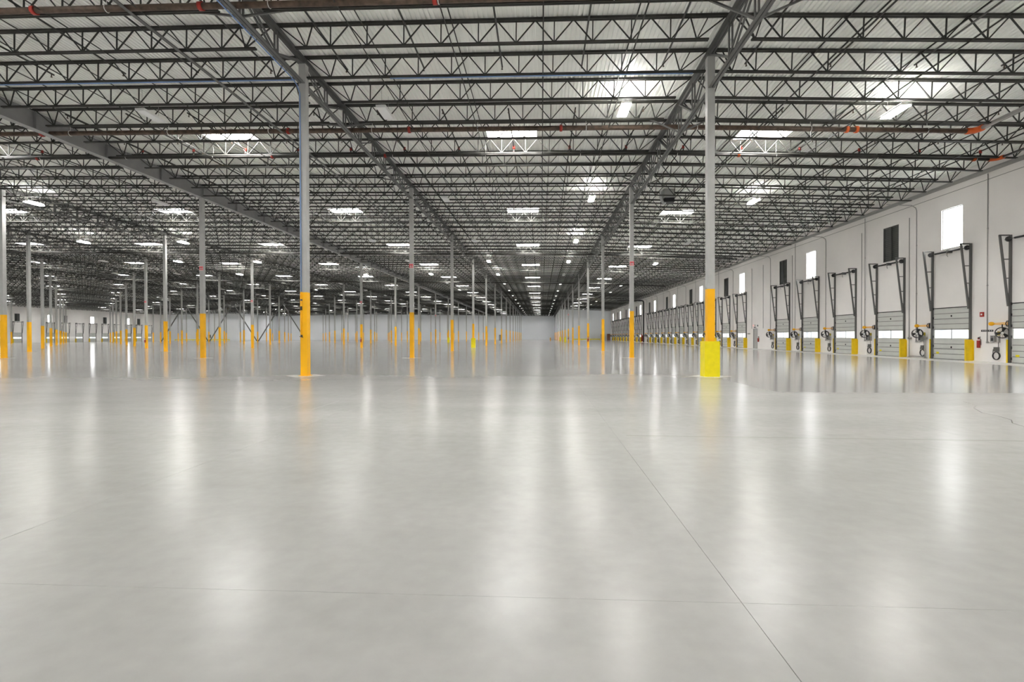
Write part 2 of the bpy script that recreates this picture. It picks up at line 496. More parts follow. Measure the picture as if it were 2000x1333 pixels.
# ------------------------------------------------------------------ dock doors
def door_proto(s):                                       # s=+1 for the near wall (outside is +x)
    t = thing('door', '', 'dock door', kind='structure')
    def B(m, x0, x1, y0, y1, z0, z1): m.box((min(x0*s,x1*s),y0,z0), (max(x0*s,x1*s),y1,z1))
    hw = DW/2 - .01
    def section(z0, z1):
        m = MB(); zm = (z0+z1)/2
        B(m, .03, .075, -hw, hw, z0, z1)
        B(m, .015, .03, -hw, hw, z0+.022, zm-.011); B(m, .015, .03, -hw, hw, zm+.011, z1-.006)
        o = m.obj('door_section', M['door'], t)
        for zz in (z0, zm):
            if zz < .05: continue
            j = MB(); B(j, .008, .03, -hw, hw, zz-.013, zz+.013); j.obj('joint_shadow_strip', M['track'], t)  # gasket line with the groove's shadow painted into its dark colour
        return o
    for z0, z1 in ((.02,.6),(.6,1.19),(1.75,2.35),(2.35,2.97)): section(z0, z1)
    m = MB(); B(m, .02, .075, -hw, hw, 1.19, 1.225); B(m, .02, .075, -hw, hw, 1.715, 1.75)
    B(m, .02, .075, -hw, -hw+.04, 1.225, 1.715); B(m, .02, .075, hw-.04, hw, 1.225, 1.715)
    m.obj('vision_frame', M['door'], t)
    m = MB(); B(m, .035, .05, -hw+.04, -.012, 1.225, 1.715); m.obj('vision_pane', M['doorwin'], t)
    m = MB(); B(m, .035, .05, .012, hw-.04, 1.225, 1.715); m.obj('vision_pane', M['doorwin'], t)
    m = MB(); B(m, .01, .05, -.012, .012, 1.15, 1.79); m.obj('divider', M['track'], t)
    m = MB(); B(m, -.01, .02, -.03, .03, .66, .76); B(m, -.025, -.01, -.015, .015, .68, .74); m.obj('latch', M['dark'], t)
    m = MB(); B(m, -.01, .02, -.03, .03, 2.46, 2.56); B(m, -.025, -.01, -.015, .015, 2.48, 2.54); m.obj('latch', M['dark'], t)
    m = MB(); B(m, .0, .08, -hw, hw, .0, .022); m.obj('bottom_seal', M['dark'], t)
    m = MB(); B(m, -.02, .09, -hw-.02, hw+.02, 2.97, 3.01); m.obj('top_seal', M['dark'], t)
    m = MB(); B(m, .008, .0185, hw-.38, hw-.18, .3, .42); m.obj('warning_label', M['bright'], t)
    for e in (-1, 1):
        y = e*(DW/2+.05)
        tr = MB()
        B(tr, -.10, -.0, y-.045, y+.045, 0, 6.42)
        o = tr.obj('track_post', M['track'], t)
        sl = MB().bar((-.14*s, y, 2.85), (-.56*s, y, 6.40), .07, .09)
        sl.bar((-.10*s, y, 6.40), (-.60*s, y, 6.40), .06, .06)
        sl.obj('track_arm', M['track'], t)
        rg = MB()
        for z in (3.45, 4.25, 5.2):
            xx = .14 + (z-2.85)/3.55*.42
            rg.bar((-.09*s, y, z), (-xx*s, y, z), .045, .045)
        rg.obj('rung', M['track'], t)
        rl = MB()
        for z in np.arange(.15, 3.3, .55): B(rl, -.06, .0, y-e*.045-.02, y-e*.045+.02, z, z+.13)
        rl.obj('roller_bracket', M['dark'], t)
        dr = MB().tube([(-.2*s, y-e*.10, 6.2), (-.2*s, y-e*.02, 6.2)], .13, 14)
        dr.obj('cable_drum', M['dark'], t)
    sh = MB().tube([(-.2*s, -DW/2-.2, 6.2), (-.2*s, DW/2+.2, 6.2)], .018, 8); sh.obj('torsion_shaft', M['track'], t)
    sp = MB().tube([(-.2*s, -.95, 6.2), (-.2*s, -.12, 6.2)], .05, 10).tube([(-.2*s, .12, 6.2), (-.2*s, .95, 6.2)], .05, 10)
    sp.obj('torsion_spring', M['dark'], t)
    ct = MB(); B(ct, -.26, 0, -.06, .06, 6.12, 6.28); ct.tube([(-.22*s,.03,6.15),(-.22*s,.05,5.98),(-.22*s,-.02,5.9)], .012, 6)
    ct.obj('centre_bracket', M['track'], t)
    index_kids(t); return t
def guard_proto(s):
    t = thing('track_guard', '', 'guard', group='yellow door track guards')
    def B(m, x0, x1, y0, y1, z0, z1): m.box((min(x0*s,x1*s),y0,z0), (max(x0*s,x1*s),y1,z1))
    m = MB(); B(m, -.36, -.0, -.005, .005, 0, 1.17); m.obj('guard_plate', M['yellow2'], t)
    m = MB(); B(m, -.37, -.36, -.005, .085, 0, 1.17); m.obj('guard_lip', M['yellow2'], t)
    m = MB(); B(m, -.3, -.0, .005, .02, .0, .02); B(m, -.01, 0, -.08, -.005, .02, 1.1); m.obj('guard_foot', M['yellow2'], t)
    index_kids(t); return t
M['yellow2'] = mat('guard_yellow', (.86, .60, .004), .45, noise=(4, .06))

DOORS = []
def doorlab(n): return 'the %s dock door along the near wall' % nth(n+1) if n >= -1 else 'the dock door %s' % ('beside the viewer' if n == -2 else 'just behind the viewer')
pr = door_proto(1); gp = guard_proto(1); first = True
for n in right_doors:
    o = pr if first else copy_tree(pr)
    DOORS.append(o)
    o.location = (XR, ycr(n), 0)
    o['label'] = ('grey sectional dock door with window band, %s along the near wall' % nth(n+1)) if n >= -1 else 'grey sectional dock door %s' % ('beside the viewer' if n == -2 else 'just behind the viewer')
    for e in (-1, 1):
        g = gp if first and e < 0 else copy_tree(gp)
        g.location = (XR, ycr(n)+e*(DW/2+.16), 0)
        if e > 0: g.rotation_euler = (0, 0, 0); g.scale = (.36, -1, 1)
        g['label'] = 'yellow steel guard at %s jamb of %s' % ('nearer' if e < 0 else 'farther', doorlab(n))
    first = False
pl = door_proto(-1); first = True
for q, n in enumerate(left_doors):
    o = pl if first else copy_tree(pl); first = False
    DOORS.append(o)
    o.location = (XL, left_y(n), 0)
    o['label'] = 'small distant dock door, %s along the far dock wall' % nth(q)
gl = guard_proto(-1); first = True
for q, n in enumerate(left_doors):
    g = gl if first else copy_tree(gl); first = False
    g.location = (XL, left_y(n)-DW/2-.16, 0)
    g['label'] = 'small yellow guard beside the %s door of the far dock wall' % nth(q)

for i, o in enumerate(DOORS): o.name = 'door_%d' % (i+1)
dn = len(DOORS)+1
# man door between the fifth and seventh bays
t = thing('door_%d' % dn, 'narrow grey personnel door between two dock doors', 'door', (XR, MANY, 0), kind='structure'); dn += 1
MB().box((-.02,-.53,0), (.1,-.46,2.19)).box((-.02,.46,0), (.1,.53,2.19)).box((-.02,-.46,2.12), (.1,.46,2.19)).obj('door_frame', M['grey'], t)
MB().box((.03,-.455,.01), (.075,.455,2.115)).obj('door_leaf', M['steel'], t)
MB().tube([(.03,.36,1.0),(-.03,.36,1.0),(-.03,.24,1.0)], .012, 6).obj('door_handle', M['alu'], t)
MB().box((-.03,-.4,1.02), (.0,.3,1.08)).obj('push_bar', M['alu'], t)

# ------------------------------------------------------------------ columns
COLW = .25
colmesh = {}
def column(r, k):
    X, Y = rowx(r), Y0+S*k; h = COLW/2
    zt = zcol(X) if r != -1 else 10.90
    if r not in colmesh:
        sh = MB().box((-h,-h,3.03), (h,h,zt-.02))
        yl = MB().box((-h-.001,-h-.001,.02), (h+.001,h+.001,3.03))
        cp = MB().box((-h-.03,-h-.08,zt-.02), (h+.03,h+.08,zt))
        bp = MB().box((-h-.05,-h-.05,0), (h+.05,h+.05,.02))
        colmesh[r] = (sh.mesh('shaft', M['steel']), yl.mesh('painted_base', M['yellow']), cp.mesh('cap_plate', M['girder']), bp.mesh('base_plate', M['yellow']))
    a, b, c, d = colmesh[r]
    t = thing('column', 'grey column with yellow base, %s in %s' % (nth(k) + ' back' if k >= 0 else 'unseen fill row behind', rowlab(r)), 'column', (X, Y, 0), 'warehouse columns')
    link('shaft', a, t); link('painted_base', b, t); link('cap_plate', c, t); link('base_plate', d, t)
    return t
cols = {}
for r in ROWS:
    for k in range(-1, 14):
        Y = Y0+S*k
        if r <= -8 and Y > YLC-1: continue
        if r < -1 and k < 1 and (px((rowx(r), Y, 0)) is None or px((rowx(r), Y, 0))[0] < -800): continue
        if k < 0 and r < -2: continue
        cols[(r, k)] = column(r, k)

def guard(r, k, label):
    X, Y = rowx(r), Y0+S*k
    t = thing('column_guard', label, 'column guard', (X, Y, 0), 'wide yellow column guards')
    h0, h1 = COLW/2+.002, .255
    m = MB(); Z = 1.22
    m.box((-h1,-h1,0), (h1,-h0,Z)).box((-h1,h0,0), (h1,h1,Z)).box((-h1,-h0,0), (-h0,h0,Z)).box((h0,-h0,0), (h1,h0,Z))
    m.obj('guard_shell', M['bright'], t)
    return t
guard(1, 0, 'wide bright yellow guard box around the nearest dock-side column')
guard(0, 3, 'bright yellow guard box round fourth column of the far-side aisle row')
guard(-1, 7, 'small distant yellow guard box in the first row beyond the aisle')
guard(1, 7, 'distant yellow guard box round eighth column of the dock-side aisle row')
guard(1, 9, 'tiny distant yellow guard box round tenth column of the dock-side aisle row')

# ------------------------------------------------------------------ girders along the rows
def girder_proto(depth, L=S, bars=False):
    """double-angle joist girder along +y, top at z=0"""
    parts = []
    def chord(z, hh, ww, y0=0, y1=L):
        m = MB(); m.box((-.012-ww,y0,z-.012), (-.012,y1,z)).box((.012,y0,z-.012), (.012+ww,y1,z))
        return m
    top = MB()
    top.box((-.15,0,-.02), (-.015,L,0)).box((.015,0,-.02), (.15,L,0)).box((-.035,0,-.16), (-.015,L,-.02)).box((.015,0,-.16), (.035,L,-.02))
    zb = -depth
    bot = MB()
    y0, y1 = .14, L-.14
    bot.box((-.11,y0,zb), (-.015,y1,zb+.018)).box((.015,y0,zb), (.11,y1,zb+.018)).box((-.033,y0,zb+.018), (-.015,y1,zb+.12)).box((.015,y0,zb+.018), (.033,y1,zb+.12))
    webs = []
    zt, zl = -.10, zb+.08
    n = 8
    for i in range(n):
        ya, yb = L/n*i, L/n*(i+1)
        if i % 2 == 0: webs.append(((0,ya+.08,zt),(0,yb,zl)))
        else: webs.append(((0,ya,zl),(0,yb-.08,zt)))
        if i % 2 == 0 : webs.append(((0,yb,zl),(0,yb,zt)))
        if i % 2 == 1 and i < n-1: webs.append(((0,yb,zt),(0,yb,zl)))
    return top, bot, webs
def webbars(webs):
    out = []
    for p, q in webs:
        m = MB()
        for sx in (-.05, .05): m.bar((sx,p[1],p[2]), (sx,q[1],q[2]), .045, .06)
        out.append(m)
    return out
gm = {}
for r in ROWS:
    if r == -1: continue
    depth = 1.28 if r == 1 else .90
    if depth not in gm:
        top, bot, webs = girder_proto(depth)
        wb = webbars(webs); allw = MB()
        for p, q in webs:
            for sx in (-.05, .05): allw.bar((sx,p[1],p[2]), (sx,q[1],q[2]), .045, .06)
        gm[depth] = (top.mesh('top_chord', M['girder']), bot.mesh('bottom_chord', M['girder']), [x.mesh('web_bar', M['girder']) for x in wb], allw.mesh('web', M['girder']))
    tp, bt, wb, aw = gm[depth]
    for k in range(-2, 14):
        Y = Y0+S*k
        if r <= -8 and Y+S > YLC+1: continue
        if r < -1 and k < 0: continue
        X = rowx(r)
        t = thing('joist_girder', 'grey trussed girder along %s, %s' % (rowlab(r), 'behind %s column' % nth(k) if k >= 0 else 'nearest overhead' if k == -1 else 'unseen fill row behind'),
                  'girder', (X, Y, zd(X)-.13), 'roof girders')
        link('top_chord', tp, t); link('bottom_chord', bt, t)
        if r >= 0 and k in (-1, 0):
            for me in wb: link('web_bar', me, t)
        else:
            link('web', aw, t, kind='stuff')
# solid I-beam row
ib = MB(); zb = -.79
ib.box((-.15,0,-.025), (.15,S,0)).box((-.008,0,zb+.025), (.008,S,-.025))
bf = MB().box((-.17,0,zb), (.17,S,zb+.025))
st = MB().box((-.14,.0,zb+.025), (.14,.014,-.025))
im, bm, sm = ib.mesh('web_and_top_flange', M['beam']), bf.mesh('bottom_flange', M['beam']), st.mesh('stiffener', M['beam'])
for k in range(-2, 14):
    X = rowx(-1)
    t = thing('roof_beam', 'solid grey I-beam over the first row beyond the aisle, ' + ('unseen fill row behind' if k == -2 else 'nearest length' if k == -1 else nth(k+1) + ' length back'), 'beam', (X, Y0+S*k, zd(X)-.13), 'solid roof beams')
    link('web_and_top_flange', im, t); link('bottom_flange', bm, t)
    for q in range(0, 4): link('stiffener', sm, t, (0, S/4*q + (.0), 0))

# ------------------------------------------------------------------ roof joists
JD = .80
def joist_geo(L, full=False):
    top = MB().box((-.0+.03,-.07,-.075), (L-.03,-.015,0)).box((.03,.015,-.075), (L-.03,.07,0))
    e = .15 if full else .66
    bot = MB().box((e,-.06,-JD), (L-e,-.015,-JD+.055)).box((e,.015,-JD), (L-e,.06,-JD+.055))
    n = round((L-2.4)/1.2); a0 = (L-1.2*n)/2
    zt, zb = -.06, -JD+.04
    segs = []
    for sgn in (0, 1):
        f = (lambda x: x) if sgn == 0 else (lambda x: L-x)
        p0 = a0-.2
        segs += [((f(.12), zt), (f(p0), zb)), ((f(a0-.55), zt), (f(p0), zb)), ((f(a0), zt), (f(p0), zb))]
    for i in range(n):
        xa = a0+1.2*i; xm = xa+.6; xb = xa+1.2
        segs += [((xa,zt),(xm,zb)), ((xm,zb),(xm,zt)), ((xm,zb),(xb,zt))]
    return top, bot, segs
def web_mesh(segs):
    m = MB()
    for (xa,za),(xb,zb_) in segs: m.bar((xa,0,za), (xb,0,zb_), .034, .034, cap=False)
    return m
JB = {}
def bayspan(b):
    xa, xb = bay_ends(b)
    if b == 1: xb = XR-.12
    if b == -10: xa = XL+.12
    return xa, xb
joist_meshes = {}
def jm(b, full):
    xa, xb = bayspan(b); za, zb = zd(xa), zd(xb)
    L = round(math.hypot(xb-xa, zb-za), 3)
    key = (L, full)
    if key not in joist_meshes:
        top, bot, segs = joist_geo(L, full)
        shapes = {}
        bars = []
        for (x0,z0),(x1,z1) in segs:
            kx = (round(x1-x0,3), round(z1-z0,3), round(z0,3))
            if kx not in shapes:
                shapes[kx] = MB().bar((0,0,z0), (x1-x0,0,z1), .034, .034, cap=False).mesh('web_bar', M['joist'])
            bars.append((shapes[kx], x0))
        wm = web_mesh(segs)
        allm = MB(); allm.v = top.v+bot.v+wm.v
        allm.f = top.f + [tuple(i+len(top.v) for i in f) for f in bot.f] + [tuple(i+len(top.v)+len(bot.v) for i in f) for f in wm.f]
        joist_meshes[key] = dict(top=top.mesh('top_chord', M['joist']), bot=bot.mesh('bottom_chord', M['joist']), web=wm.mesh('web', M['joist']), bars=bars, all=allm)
    return joist_meshes[key]
cand = []
for b in range(-10, 2):
    for k in range(-8, 112):
        Y = Y0+JS*k
        if Y > YB-1 or (b == 1 and Y > YRC-.5) or (b <= -9 and Y > YLC-.5) or Y < YF+.5: continue
        xa, xb = bayspan(b)
        vis = False; d = 1e9
        for f in (0, .25, .5, .75, 1):
            x = xa+(xb-xa)*f; p = px((x, Y, zd(x)-.4))
            if p and -60 < p[0] < 2060 and -60 < p[1]: vis = True; d = min(d, p[2])
        cand.append((0 if vis else 1, d, b, k))
cand.sort()
nvis = sum(1 for c in cand if c[0] == 0)
indiv = set((b, k) for v, d, b, k in cand[:300] if v == 0)
V = []; F = []; off = 0
def jlabel(b, k):
    q, j = divmod(k, 8)
    if k < 0: where = '%s ahead of nearest columns' % nth(-k-1)
    elif j == 0: where = 'at the %s columns' % nth(q)
    else: where = '%s past %s columns' % (nth(j-1), nth(q))
    return 'dark roof joist over %s, %s' % (bayname(b) if b > -10 else 'the far dock bay', where)
for v, d, b, k in cand:
    xa, xb = bayspan(b); za, zb = zd(xa), zd(xb); ang = math.atan2(zb-za, xb-xa); Y = Y0+JS*k
    q = jm(b, k % 8 == 0)
    if (b, k) in indiv:
        t = thing('roof_joist', jlabel(b, k), 'joist', (xa, Y, za), 'open-web roof joists')
        t.rotation_euler = (0, -ang, 0)
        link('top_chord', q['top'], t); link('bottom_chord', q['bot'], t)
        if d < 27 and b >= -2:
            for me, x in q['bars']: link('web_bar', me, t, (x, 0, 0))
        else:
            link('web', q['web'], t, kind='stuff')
    elif v == 0:
        m = q['all']; P = np.array(m.v); ca, sa = math.cos(ang), math.sin(ang)
        W = np.stack([xa + P[:,0]*ca - P[:,2]*sa, Y + P[:,1], za + P[:,0]*sa + P[:,2]*ca], 1)
        V.append(W); F.append(np.array(m.f, dtype=np.int64) + off); off += len(P)
V = np.concatenate(V); F = np.concatenate(F)
me = bpy.data.meshes.new('far_roof_joists')
me.vertices.add(len(V)); me.vertices.foreach_set('co', V.astype(np.float32).ravel())
me.loops.add(F.size); me.loops.foreach_set('vertex_index', F.astype(np.int32).ravel())
me.polygons.add(len(F)); me.polygons.foreach_set('loop_start', np.arange(0, F.size, 4, dtype=np.int32))
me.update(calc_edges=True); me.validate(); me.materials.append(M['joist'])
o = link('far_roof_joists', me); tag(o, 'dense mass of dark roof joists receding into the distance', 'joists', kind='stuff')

# bridging angles running down each bay between the joists
for b in range(-6, 2):
    xa, xb = bayspan(b)
    for i in range(1, 5):
        x = xa+(xb-xa)*i/5
        for lev, dz in (('upper', -.09), ('lower', -JD-.02)):
            m = MB().box((-.018,0,-.018), (.018,(YRC if b == 1 else YB)-6.5,-.010)).box((-.018,0,-.018), (-.010,(YRC if b == 1 else YB)-6.5,.018))
            o = m.obj('bridging_angle', M['joist'], loc=(x, 6.0, zd(x)+dz))
            tag(o, 'thin dark %s bridging bar, %s, %s from dock side' % (lev, bayname(b), nth(4-i)), 'bridging', 'joist bridging bars')

# kicker braces from girder bottom chords up to the joists
kb = {}
for r in (1, 0, -1, -2):
    for k in range(-1, 4):
        for j in (2, 6):
            Y = Y0+S*k+JS*j; X = rowx(r)
            zg = zd(X)-.13-(1.26 if r == 1 else .86)
            for e in (-1, 1):
                if r == -1: continue
                xe = X+e*1.25
                m = MB().bar((X+e*.05,Y,zg+.05), (xe,Y+.07,zd(xe)-JD+.05), .055, .055)
                o = m.obj('kicker_brace', M['girder'])
                tag(o, 'short %s brace on %s, %s one %s' % ('dock-facing' if e > 0 else 'far-facing', rowlab(r), 'nearer' if j == 2 else 'farther', ('past ' + nth(k) + ' column' if k >= 0 else 'overhead')), 'brace', 'girder kicker braces')

# long strut under the joists beyond the aisle
m = MB().box((-.06,8.0,0), (.06,110,.012)).box((-.06,8.0,0), (-.048,110,.12))
o = m.obj('long_roof_strut', M['girder'], loc=(-11.76,0,10.74)); tag(o, 'long grey steel angle under joists of the first bay beyond the aisle', 'strut')

# chevron braces deep in the building
for i, r in enumerate((-7, -6, -5)):
    xa, xb = rowx(r), rowx(r+1); xm = (xa+xb)/2; Y = Y0+8*S
    t = thing('chevron_brace', 'distant grey inverted-V bracing, %s from the far dock wall side' % nth(i), 'bracing', (xa, Y, 0), 'chevron braces')
    for p, q in (((.2,0,.3),(A/2-.15,0,10.9)), ((A-.2,0,.3),(A/2+.15,0,10.9))):
        MB().bar(p, q, .22, .22).obj('brace_tube', M['girder'], t)
    MB().box((A/2-.6,-.02,10.6), (A/2+.6,.02,11.9)).obj('gusset', M['girder'], t)

# ------------------------------------------------------------------ high-bay lamps
LX = [13.8, 3.35, -6.4, -16.5, -26.4, -35.75, -46.2, -56.2, -66.1]
LY = [20.6, 33.8, 48.7, 62.0, 75.2, 88.5, 101.5, 114.5, 127.5, 140.5, 153.5, 166.5, 179.5, 192.5, 205.5, 218]
LIT = {(13.8,0),(13.8,1),(13.8,3),(3.35,0),(3.35,1),(3.35,2),(3.35,3),(-6.4,3),(-6.4,4),(-16.5,4),(-26.4,4),(-35.75,1),(-35.75,2),(-35.75,3),(-46.2,2),(-46.2,3),(-46.2,4)}
lm = {}
def lamp_meshes():
    hs = MB(); hs.box((-.2,-.6,.03), (.2,.6,.10)).box((-.12,-.5,.10), (.12,.5,.15))
    ln = MB().box((-.185,-.585,.0), (.185,.585,.03))
    up = MB().box((-.19,-.56,.10), (-.13,.56,.108)).box((.13,-.56,.10), (.19,.56,.108))
    return hs.mesh('housing', M['white']), ln.mesh('lens', M['lamp']), ln.mesh('lens', M['lamp_dim']), ln.mesh('lens', M['lamp_off']), up.mesh('uplight_lens', M['uplens'])
lh, ll, ldim, lo_, lup = lamp_meshes()
def lampwhere(x):
    i = LX.index(x)
    return ('over the near dock bay', 'dock side of the central aisle', 'far side of the central aisle')[i] if i < 3 else 'in the %s lamp line beyond the aisle' % nth(i-3)
for x in LX:
    for j, y in enumerate([-6.0, 7.2]+LY):
        lit = (x, j-2) in LIT or j < 2 and x > -50  # unseen rows overhead and behind the viewer are lit to add fill
        if x > 6 and y > YRC: continue
        z = zd(x)-(.92 if x > -20 else 1.13); dim = not lit and j >= 7 and x > -8
        t = thing('high_bay_lamp', '%s rectangular high-bay lamp %s, %s' % ('glowing' if lit else 'dimmed white' if dim else 'unlit white', lampwhere(x), 'unseen fill row behind' if j == 0 else 'unseen fill row overhead' if j == 1 else nth(j-2) + ' back'), 'lamp', (x, y, z), 'high-bay lamps')
        link('housing', lh, t); link('lens', ll if lit else ldim if dim else lo_, t)
        if lit: link('uplight_lens', lup, t)
        wm = lm.get(x)
        if wm is None:
            h = zd(x)-z
            wm = lm[x] = MB().bar((0,-.45,.15), (0,-.45,h), .008).bar((0,.45,.15), (0,.45,h), .008).mesh('suspension_wire', M['conduit'])
        link('suspension_wire', wm, t)

# ------------------------------------------------------------------ sprinkler pipes
def zpipe(x, d): return zd(x)-d
def main_pipe(name, label, y, d, r, xs_, m, cx, hx, elbow=None, turn=None):
    t = thing(name, label, 'pipe')
    pts = [(x, y, zpipe(x, d)) for x in xs_]
    if elbow:
        xe = xs_[-1]; z = pts[-1][2]
        MB().tube(pts, r, 10).obj('pipe_run', m, t)
        e = []
        for a in np.linspace(0, PI/2, 6): e.append((xe+.25*math.sin(a), y-.25+.25*math.cos(a), z))
        MB().tube([(xe-.12,y,z)]+e+[(xe+.25,y-.37,z)], r*1.22, 10).obj('elbow', M['orange'], t)
        MB().tube([(xe+.25,y-.37,z), (xe+.25,-6,z)], r*.8, 10).obj('return_run', M['conduit'] if turn else m, t)
    else:
        MB().tube(pts, r, 10).obj('pipe_run', m, t)
    for x in cx:
        MB().tube([(x-.06,y,zpipe(x,d)), (x+.06,y,zpipe(x,d))], r*1.35, 10).obj('coupling', M['red' if x < 6 else 'orange'], t)
    for x in hx:
        z = zpipe(x, d)
        MB().tube([(x, y+(r+.012)*math.cos(a), z+(r+.012)*math.sin(a)) for a in np.linspace(0,2*PI,13)], .012, 5).bar((x,y,z+r), (x,y,zd(x)), .012).obj('hanger', M['white'], t)
    return t
hxs = [i*4.8-46 for i in range(14)]
main_pipe('sprinkler_main', 'rusty sprinkler main pipe crossing the top of the view', 13.88, .79, .09, [-60,-40,-20,rowx(1),17.4], M['rust'], [-14.6,-9.6,-2.9,4], hxs)
main_pipe('sprinkler_main', 'brown sprinkler main pipe just past the nearest columns with orange elbow', 22.56, .79, .105, [-80,-50,-23,rowx(1),18.1], M['rust'], [-23.4,-11.5,-5.9,.9,13.1,13.5], hxs+[21], elbow=True, turn=True)
main_pipe('sprinkler_main', 'dark sprinkler main pipe with red risers ending at the near dock wall', 25.76, .80, .075, [-80,-50,-23,rowx(1),21.7], M['pipe'], [-27,-14,-8,9.8,20.9], hxs+[21], elbow=True)
for i, y in enumerate((56.9, 87.4, 117.9, 148.3)):
    main_pipe('sprinkler_main', 'dark distant sprinkler main crossing the roof, %s beyond the risers' % nth(i), y, .79, .1, [-80,-50,-23,rowx(1),21], M['pipe'], [], [])
# branch lines
def branch(x, y0, y1, riser, label, heads):
    d = .42; z = zd(x)-d
    t = thing('sprinkler_branch', label, 'pipe', (x, y0, z), 'sprinkler branch lines')
    MB().tube([(0,0,0), (0,y1-y0,0)], .03, 7).obj('pipe_run', M['branch'], t)
    for hy in heads:
        m = MB().tube([(0,hy-y0,.0), (0,hy-y0,-.12)], .018, 6).tube([(0,hy-y0,-.12), (0,hy-y0,-.135)], .035, 8)
        m.obj('sprinkler_head', M['rust'], t)
    if riser:
        rz = -(.80-d)
        MB().tube([(0,riser-y0,0), (0,riser-y0,rz)], .035, 8).obj('riser', M['pipe'], t)
        MB().tube([(0,riser-y0,.05), (0,riser-y0,-.10)], .06, 8).tube([(0,riser-y0,rz+.13), (0,riser-y0,rz+.05)], .06, 8).obj('riser_coupling', M['red'], t)
BX = [-1.36+2.82*i for i in range(-17, 9)]
for i, x in enumerate(BX):
    if x > 22: continue
    who = '%s in from the near dock wall' % nth(len([q for q in BX if q <= 22])-1-i)
    if x > -26: branch(x, 4.0, 18.1, None, 'thin dark sprinkler branch ahead of the columns, ' + who, [18.0, 14.4, 10.8])
    branch(x, 21.4, 48.0, 25.76, 'thin dark sprinkler branch with red riser, ' + who, [21.5, 24.6, 27.9, 31.2, 35, 39, 43])

# ------------------------------------------------------------------ electrical runs near the first columns
x1 = rowx(0)
t = thing('blue_conduit_run', 'blue conduits along joist and girder down the nearest aisle column', 'conduit')
zb = lambda x: zd(x)-JD-.05
MB().tube([(-34,Y0-.04,zb(-34)), (x1-.3,Y0-.04,zb(x1-.3))], .024, 8).obj('joist_conduit', M['blue'], t)
MB().tube([(x1+3.2,Y0-.04,zb(x1+3.2)), (rowx(1)-.6,Y0-.04,zb(rowx(1)-.6))], .022, 8).obj('joist_conduit', M['blue'], t)
zg = zd(x1)-.13-.90
m = MB()
for e in (0,): m.tube([(x1-.14-e,2,zg-.02), (x1-.14-e,Y0-.6,zg-.02), (x1-.13,Y0-.25,zg-.1), (x1-.07+e,Y0-COLW/2-.03,zg-.35), (x1-.07+e,Y0-COLW/2-.03,3.05)], .022, 7)
m.obj('girder_conduit', M['blue'], t)
m = MB().tube([(x1-.07,Y0-COLW/2-.02,3.05), (x1-.07,Y0-COLW/2-.02,1.45)], .012, 6)
m.obj('drop_conduit', M['yellow'], t)
m = MB().box((x1-.095,Y0-COLW/2-.06,2.38), (x1-.045,Y0-COLW/2-.002,2.52)); m.obj('switch_box', M['dark'], t)
m = MB().box((x1-.09,Y0-COLW/2-.06,2.72), (x1-.04,Y0-COLW/2-.002,2.78)); m.obj('junction_box', M['track'], t)
m = MB().tube([(x1-.13,Y0-COLW/2-.05,1.43), (x1+.0,Y0-COLW/2-.05,1.40)], .012, 6).box((x1-.09,Y0-COLW/2-.06,1.41), (x1-.04,Y0-COLW/2-.002,1.49)); m.obj('outlet', M['dark'], t)

# red column signs
def arrow_sign(r, k, z, label):
    X, Y = rowx(r), Y0+S*k
    t = thing('column_sign', label, 'sign', (X, Y-COLW/2, z), 'red column signs')
    MB().box((-.13,-.012,0), (.13,-.002,.30)).obj('sign_plate', M['sign'], t)
    m = MB().box((-.13,-.014,0), (.13,-.0125,.02)).box((-.13,-.014,.28), (.13,-.0125,.30)); m.obj('white_border', M['white'], t)
    m = MB().box((-.075,-.014,.06), (-.035,-.0125,.16)).box((.035,-.014,.06), (.075,-.0125,.16)).box((-.065,-.014,.16), (-.045,-.0125,.19)).box((.045,-.014,.16), (.065,-.0125,.19)); m.obj('white_pictogram', M['white'], t)
    m = MB(); n = 0
    m.v = [(-.03,-.014,.12),(.03,-.014,.12),(0,-.014,.05),(-.012,-.014,.12),(.012,-.014,.12),(.012,-.014,.24),(-.012,-.014,.24)]
    m.f = [(2,1,0),(3,4,5,6)]
    m.obj('arrow', M['dark'], t)
for r, k, z in ((0,1,5.95),(1,1,5.95),(-1,1,5.95),(-2,3,5.95),(-3,3,5.95),(-1,3,5.7),(1,6,5.9),(-1,6,5.9),(-6,8,5.9)):
    arrow_sign(r, k, z, 'small red-white sign on %s column of %s' % (nth(k), rowlab(r)))

# fire extinguishers on columns
def extinguisher(x, y, z, label, face=(0,-1)):
    t = thing('fire_extinguisher', label, 'extinguisher', (x, y, z), 'fire extinguishers')
    MB().tube([(0,0,0),(0,0,.02),(0,0,.40),(0,0,.46),(0,0,.50)], [.055,.075,.075,.05,.025], 12).obj('cylinder', M['red'], t)
    MB().box((-.03,-.02,.50), (.03,.02,.55)).bar((-.02,0,.55), (.10,-.02,.60), .02).bar((-.02,0,.53), (.09,-.02,.53), .015).obj('valve', M['dark'], t)
    MB().tube([(.02,-.03,.52),(.09,-.05,.42),(.09,-.05,.15)], .014, 6).obj('hose', M['dark'], t)
    MB().tube([(0,0,.40),(0,0,.45)], [.0765,.055], 12, cap=False).obj('label_band', M['white'], t)
for r, k in ((-3,3),(-1,3),(1,3),(1,6)):
    extinguisher(rowx(r)-.03, Y0+S*k-COLW/2-.085, .75, 'dark red extinguisher on the %s column of %s' % (nth(k), rowlab(r)))
extinguisher(XR-.09, ycr(0)-DW/2-.62, .72, 'red fire extinguisher on the near dock wall beside a yellow guard')
extinguisher(XR-.09, MANY-.95, .75, 'fire extinguisher on the wall by the narrow personnel door')

